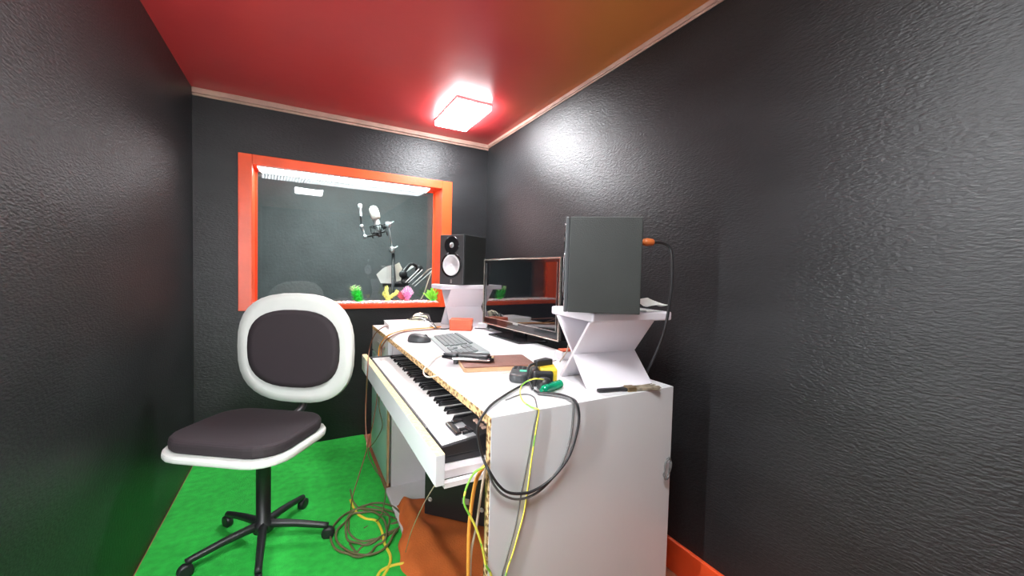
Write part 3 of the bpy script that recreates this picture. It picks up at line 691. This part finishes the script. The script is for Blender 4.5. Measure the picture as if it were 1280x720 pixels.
sm.build('shock_mount', BLACK, mc, smooth=True)
ms = thing('microphone_stand', 'black microphone stand with silver clamps holding the mic behind the glass', 'microphone stand', (on_y(492, 330, MY).x, MY+.02, 0)); ms['_w'] = 1
bx_ = on_y(492, 330, MY).x
P0 = Vector((bx_, MY+.02, 0)); c1 = on_y(490, 312, MY); c2 = on_y(487, 290, MY); c3 = on_y(485, 281, MY); c4 = on_y(479, 286, MY)
MB().tube([P0+Vector((0, 0, .03)), Vector((bx_, MY+.02, c1.z-.03))], .012, 10, False).build('pole', BLACK, ms, smooth=True)
MB().tube([c1, c2, c3], .007, 8, False).build('upper_rod', SATIN, ms, smooth=True)
MB().tube([c3, c4], .010, 8, False).build('swivel', BLACK, ms, smooth=True)
for c in (c1, c3): MB().lathe([(.016, -.022), (.022, -.014), (.022, .014), (.016, .022)], 12, T(*c)).tube([c+Vector((0, 0, 0)), c+Vector((.045, 0, .03))], .006, 6, False).build('clamp', SATIN, ms, smooth=True)
for i in range(3):
    a = RZ(2*PI*i/3+.4); MB().tube([P0+Vector((0, 0, .18)), P0+a @ Vector((.22, 0, .012))], .009, 8, False).build('leg', BLACK, ms, smooth=True)
# second arm with a pop-filter ball left of the mic
sa = thing('boom_arm', 'jointed black arm with a white knob left of the microphone behind the glass', 'boom arm', on_y(457, 297, MY)); sa['_w'] = 1
k1, k2, k3, k4, k5 = on_y(450, 258, MY), on_y(451, 270, MY), on_y(452, 283, MY), on_y(456, 296, MY), on_y(470, 293, MY)
MB().tube([k2, k3], .007, 8, False).build('upper_rod', BLACK, sa); MB().tube([k1, k2], .009, 8, False).build('white_rod', CONE, sa)
MB().lathe([(.006, -.02), (.014, -.012), (.015, .008), (.010, .018), (.003, .021)], 14, T(*k1)).build('knob', CONE, sa, smooth=True)
MB().tube([k3, k4], .010, 8, False).build('lower_rod', SATIN, sa); MB().tube([k4, k5, on_y(476, 295, MY)], .009, 8, False).build('cross_rod', BLACK, sa)
for c in (k3, k4): MB().lathe([(.010, -.016), (.016, -.010), (.016, .010), (.010, .016)], 12, T(*c) @ Matrix.Rotation(PI/2, 4, 'X')).build('joint', SATIN, sa, smooth=True)
# music stand with sheets, headphones
nt_ = thing('music_stand', 'black music stand with slanted desk behind the glass', 'music stand', (.70, 3.40, 0)); nt_['_w'] = 1
dM = T(.70, 3.36, 1.06) @ Matrix.Rotation(math.radians(-25), 4, 'X')
MB().box(-.10, .08, -.006, .006, -.12, .06, dM).box(-.10, .08, -.05, .006, -.13, -.12, dM).build('music_desk', BLACK, nt_, bev=.002)
MB().tube([(.70, 3.40, .03), (.70, 3.40, 1.0)], .012, 10, False).build('pole', BLACK, nt_)
for i in range(3):
    a = RZ(2*PI*i/3+.1); MB().tube([Vector((.70, 3.40, .20)), Vector((.70, 3.40, 0))+a @ Vector((.24, 0, .012))], .009, 8, False).build('leg', BLACK, nt_)
def sheet(name, label, pts, Y, dy, m, cat='paper'):
    P = [on_y(x, y, Y+dy*i) for i, (x, y) in enumerate(pts)]; c = P[0].copy(); n = len(P)
    o = MB().add([p-c for p in P], [list(range(n))]).build(name, m, solid=.002); o.location = c; return tag(o, label, cat)
sheet('paper_sheet', 'large white paper sheet fanned out left of the mic pole behind glass', [(470.5, 343), (478, 336), (482, 333.5), (481.5, 354), (476, 354)], 3.22, .0, PAPER)
sheet('paper_sheet', 'upright white paper sheet just left of the black mic pole behind glass', [(482, 333.5), (492, 330.5), (492, 354.5), (481.5, 354)], 3.225, .0, PAPER)
sheet('paper_sheet', 'cream paper sheet just right of the black mic pole behind glass', [(493.5, 331), (499, 328), (503, 336), (499, 342), (503, 350), (495.5, 352)], 3.245, .0, mat('cream_paper', (.80, .72, .62), .8))
sheet('paper_sheet', 'small tilted white paper square above the headphones behind glass', [(504, 337), (511.5, 329), (517.5, 333.5), (508, 340)], 3.235, .0, PAPER)
hp = thing('headphones', 'black headphones hanging on the music stand behind the glass', 'headphones', on_y(510, 345, 3.2)); hp['_w'] = 1
h0, h1 = on_y(504, 343, 3.2), on_y(524, 336, 3.2); hm = on_y(516, 330, 3.18)
MB().tube([h0, (h0+hm)/2+Vector((0, 0, .02)), hm, h1], .012, 8).build('headband', BLACK, hp, smooth=True)
for c in (h0, h1): MB().lathe([(.024, -.02), (.032, -.012), (.032, .012), (.024, .02)], 20, T(*c) @ Matrix.Rotation(PI/2, 4, 'X')).build('ear_cup', BLACK, hp, smooth=True)
MB().lathe([(.02, -.015), (.036, -.012), (.040, .008), (.024, .015)], 16, T(*on_y(507, 351, 3.2)) @ Matrix.Rotation(1.2, 4, 'X')).build('cushion', BLACK, hp, smooth=True)
for i, (a, b) in enumerate((((507, 353), (524, 336)), ((510, 354), (528, 337)), ((515, 356), (536, 337)), ((518, 358), (541, 337.5)))):
    pa, pb_ = on_y(*a, 3.12), on_y(*b, 3.12)
    nm = ['uppermost of the four', 'second of the four', 'third of the four', 'lowest of the four'][i]
    cable('white_rod', nm+' slanting white rods right of the paper sheets behind glass', [pa, (pa+pb_)/2, pb_], .004, CW, 'rod', 'slanting rods in the booth')
cable('booth_cable', 'thin tan cable curving down to the sill by the light green plant', [on_y(528, 345, 2.95), on_y(534, 338, 2.93), on_y(541, 336, 2.92), on_y(537, 346, 2.90), on_y(533, 358, 2.86), on_y(530, 367, 2.85), on_y(526, 374, 2.84)], .004, CBE)
# ------------------------------------------------------------------ cables on and around the desk
z = DZ+.006
EP = DY0-.009
def zs(zz, *p): return [on_z(x, y, zz) for x, y in p]
def ysx(Y, *p): return [on_y(x, y, Y) for x, y in p]
cable('power_cable', 'thick black cable looping down the near end panel from the desk top', zs(z, (664, 477), (648, 484), (628, 496)) + [on_z(612, 508, DZ+.007)] + [on_y(601, 524, .80), on_y(597, 537, .802), on_y(599, 555, .804), on_y(604, 573, .803), on_y(611, 588, .776)] +
      ysx(EP-.006, (622, 605), (634, 615), (650, 617), (668, 613), (690, 598), (710, 573), (720, 545), (724, 520)) + [on_y(720, 502.5, DY0-.007)] + zs(z, (710, 496), (695, 492), (676, 491), (668, 488)), .0033, CB)
cable('power_cable', 'dark grey inner cable of the loop on the near end panel', ysx(EP-.002, (610, 586), (616, 604), (628, 618), (645, 624), (664, 620), (684, 605), (702, 580), (713, 548), (716.5, 518)) + [on_y(716, 502.5, DY0-.006)] + zs(z-.001, (706, 497), (690, 494), (672, 492)), .0028, CG)
cable('speckled_cable', 'thin grey cable hanging straight down the near end panel', zs(z-.002, (632, 500), (648, 494), (660, 493)) + zs(z-.002, (668, 497), (671, 508)) + [on_y(671.5, 514, DY0-.005)] + to_floor(ysx(EP+.003, (667, 535), (661, 570), (652, 615), (645, 655), (633, 700), (626, 735))), .0018, CG)
cable('earth_wire', 'yellow-green earth wire hanging down the near end panel', zs(DZ+.03, (683, 475)) + zs(DZ+.042, (668, 473.5)) + zs(DZ+.02, (655, 479)) + zs(DZ+.004, (650, 488), (653, 500), (663, 508), (671, 511)) + [on_y(673.5, 514, DY0-.005)] + to_floor(ysx(EP+.002, (671, 530), (665, 570), (661, 600), (655, 640), (643, 685), (630, 735))), .0019, CEARTH)
cable('orange_cable', 'orange cable hanging from the tray corner past the black amplifier', ysx(.795, (606, 582), (600, 590)) + to_floor(ysx(.80, (594, 605), (589, 635), (586, 670), (585, 740))), .0045, COR)
cable('beige_cable', 'beige cable hanging beside the raw edge of the end panel', ysx(.79, (607, 584), (605, 594)) + to_floor(ysx(.80, (600, 625), (595, 660), (589, 690), (587, 740))), .0032, CBE)
cable('earth_wire', 'yellow-green wire curving down from the tray corner behind the orange cable', ysx(.78, (606, 583)) + to_floor(ysx(.79, (592, 592), (583, 610), (580, 628), (586, 642), (595, 660), (603, 685), (607, 705), (616, 735))), .0026, CEARTH)
cable('thin_wire', 'thin pale wire running from the tray down to the orange cloth', [on_y(546, 604, .98), on_y(540, 612, 1.0), on_y(527, 635, 1.1), on_y(514, 665, 1.25), Vector(on_z(507, 690, .03))], .0015, CBE)
cable('cream_cable', 'cream cable looping over the desk front edge above the piano keys', zs(DZ+.004, (552, 444), (544, 448)) + zs(DZ+.012, (535, 456)) + [on_x(529.5, 463, .368), on_x(531, 469, .364), on_x(537, 471.5, .372)] + zs(DZ+.004, (546, 469.5), (560, 467), (585, 467.5), (625, 466), (652, 462)), .0026, CCR)
def wallc(*p): return [on_x(x, y, X) for x, y, X in p]
cable('brown_cable', 'brown cable leaving the white ledger over the far desk corner', zs(DZ+.006, (486, 408)) + wallc((479, 409, .376), (470, 416, .36), (464, 428, .34), (461, 442, .32), (460, 455, .24), (458, 490, .25), (457, 525, .25), (459, 560, .25)), .0026, CBR)
cable('orange_cable', 'upper orange cable running along the white ledger edge and down the drawer front', zs(DZ+.008, (551, 408.5), (535, 410), (515, 411.5), (500, 414)) + wallc((488, 418, .376), (480, 424, .368), (474.5, 433, .360), (473, 446, .350)), .0036, COR)
cable('orange_cable', 'lower orange cable running along the white ledger edge and down the drawer front', zs(DZ+.005, (551, 411), (530, 412.5), (510, 414), (497, 417)) + wallc((489, 421, .376), (482, 426, .370), (477, 435, .364), (476, 446, .356)), .0036, CBR)
cable('brown_cable', 'brown cable hanging under the tray front and crossing to the green carpet', wallc((472, 478, .33), (471, 500, .33), (466, 530, .31), (459, 560, .29)) + [on_y(450, 590, 1.9), on_y(441, 620, 1.75)] + zs(.006, (438, 640)), .0024, CBR)
cable('brown_cable', 'brown cable hanging in front of the pale teal pedestal door', wallc((474, 482, .36), (474, 510, .365), (478, 532, .37), (470, 550, .35), (460, 565, .32)) + wallc((468, 585, .33), (478, 600, .34), (482, 612, .345), (478, 640, .30)) + zs(.006, (470, 652), (455, 660)), .0026, COL)
cable('yellow_cable', 'yellow cable snaking over the green carpet', zs(.007, (438, 625), (445, 640), (456, 648), (470, 651), (477, 663), (481, 680), (488, 695), (486, 708), (476, 725)), .0055, CY)
cable('yellow_cable', 'short yellow cable bending out from under the orange cloth edge', zs(.006, (470, 724), (476, 714), (488, 708), (500, 705), (510, 704)), .0055, CY)
co = random.Random(2)
pts = []
cc = on_z(464, 662, .006)
for i in range(64):
    a = i*2*PI/16; r = 1+.22*math.sin(i*.37)+.10*co.uniform(-1, 1)
    pts.append(Vector((cc.x+.03*math.sin(i*.11)+.100*r*math.cos(a), cc.y+.10*math.sin(i*.09)*.3+.135*r*math.sin(a), .005+.0035*(i//16)+.002*(i % 3))))
cable('coiled_cable', 'dark olive cable lying in a loose coil on the green carpet', zs(.005, (498, 652), (489, 655)) + pts + zs(.006, (455, 682), (446, 690), (437, 680)), .0042, COL)
cable('grey_cable', 'dull olive cable running straight across the carpet to the desk', zs(.005, (438, 612), (441, 625), (450, 636), (470, 642), (485, 645), (497, 650)), .0038, COL)
# tangle behind the ledger
tg = random.Random(9)
for i in range(11):
    x0, y0 = .60+.010*i, 2.20+.018*tg.uniform(0, 10)
    P = []
    a0 = Vector((.55+.012*i, 2.395, DZ+.004)); e0 = Vector((.690-.002*i, 2.14+.012*i, DZ+.004))
    hgt = .015+.055*tg.random()
    m1 = a0.lerp(e0, .3)+Vector((tg.uniform(-.01, .04), .03, hgt*.9)); m2 = a0.lerp(e0, .7)+Vector((tg.uniform(-.01, .03), .03, hgt))
    where = ['first', 'second', 'third', 'fourth', 'fifth', 'sixth', 'seventh', 'eighth', 'ninth', 'tenth', 'last'][i]
    cable('tangled_cable', 'thin cable in the grey tangle between white ledger and far speaker stand', [a0, m1, m2, e0], .0032, CW if i % 5 == 1 else (CG if i % 2 else CB), 'cable', 'tangled cables by the far stand')
cable('jack_lead', 'short dark lead from the orange-red box to the ledger', [Vector((.745, 2.075, DZ+.012)), Vector((.72, 2.10, DZ+.006)), Vector((.70, 2.13, DZ+.005)), Vector((.665, 2.19, DZ+.006))], .004, CB)
cable('monitor_lead', 'thin tan wire rising behind the near stand beside the monitor', [on_z(700, 452, DZ+.03), on_y(705, 445, 1.05), on_y(709, 437, 1.08), on_y(711.5, 425, 1.10), on_y(712, 416, 1.12), on_y(709, 408, 1.14)], .0022, CBE)
# coil of lead hooked on the rear edge of the end panel
P = []
c0 = on_y(831, 585, DY0-.006)
for i in range(31):
    a = i*2*PI/15; P.append(c0+Vector((.004+.013*math.cos(a)*(1+.1*math.sin(i)), -.004-.0015*(i % 4), .030*math.sin(a)+.004*(i//15)*math.cos(a)+.010*math.cos(a))))
cable('cable_coil', 'small grey cable coil hooked on the rear edge of the end panel', P, .0020, CG)
# ------------------------------------------------------------------ world, view
W = bpy.data.worlds.new('world'); bpy.context.scene.world = W; W.use_nodes = True
W.node_tree.nodes['Background'].inputs[0].default_value = (.5, .55, .6, 1); W.node_tree.nodes['Background'].inputs[1].default_value = .02
for o in bpy.data.objects:
    if '_w' in o: del o['_w']
V = bpy.context.scene.view_settings
V.view_transform = 'Standard'; V.look = 'None'; V.gamma = 1; V.use_curve_mapping = False; V.exposure = 1.4
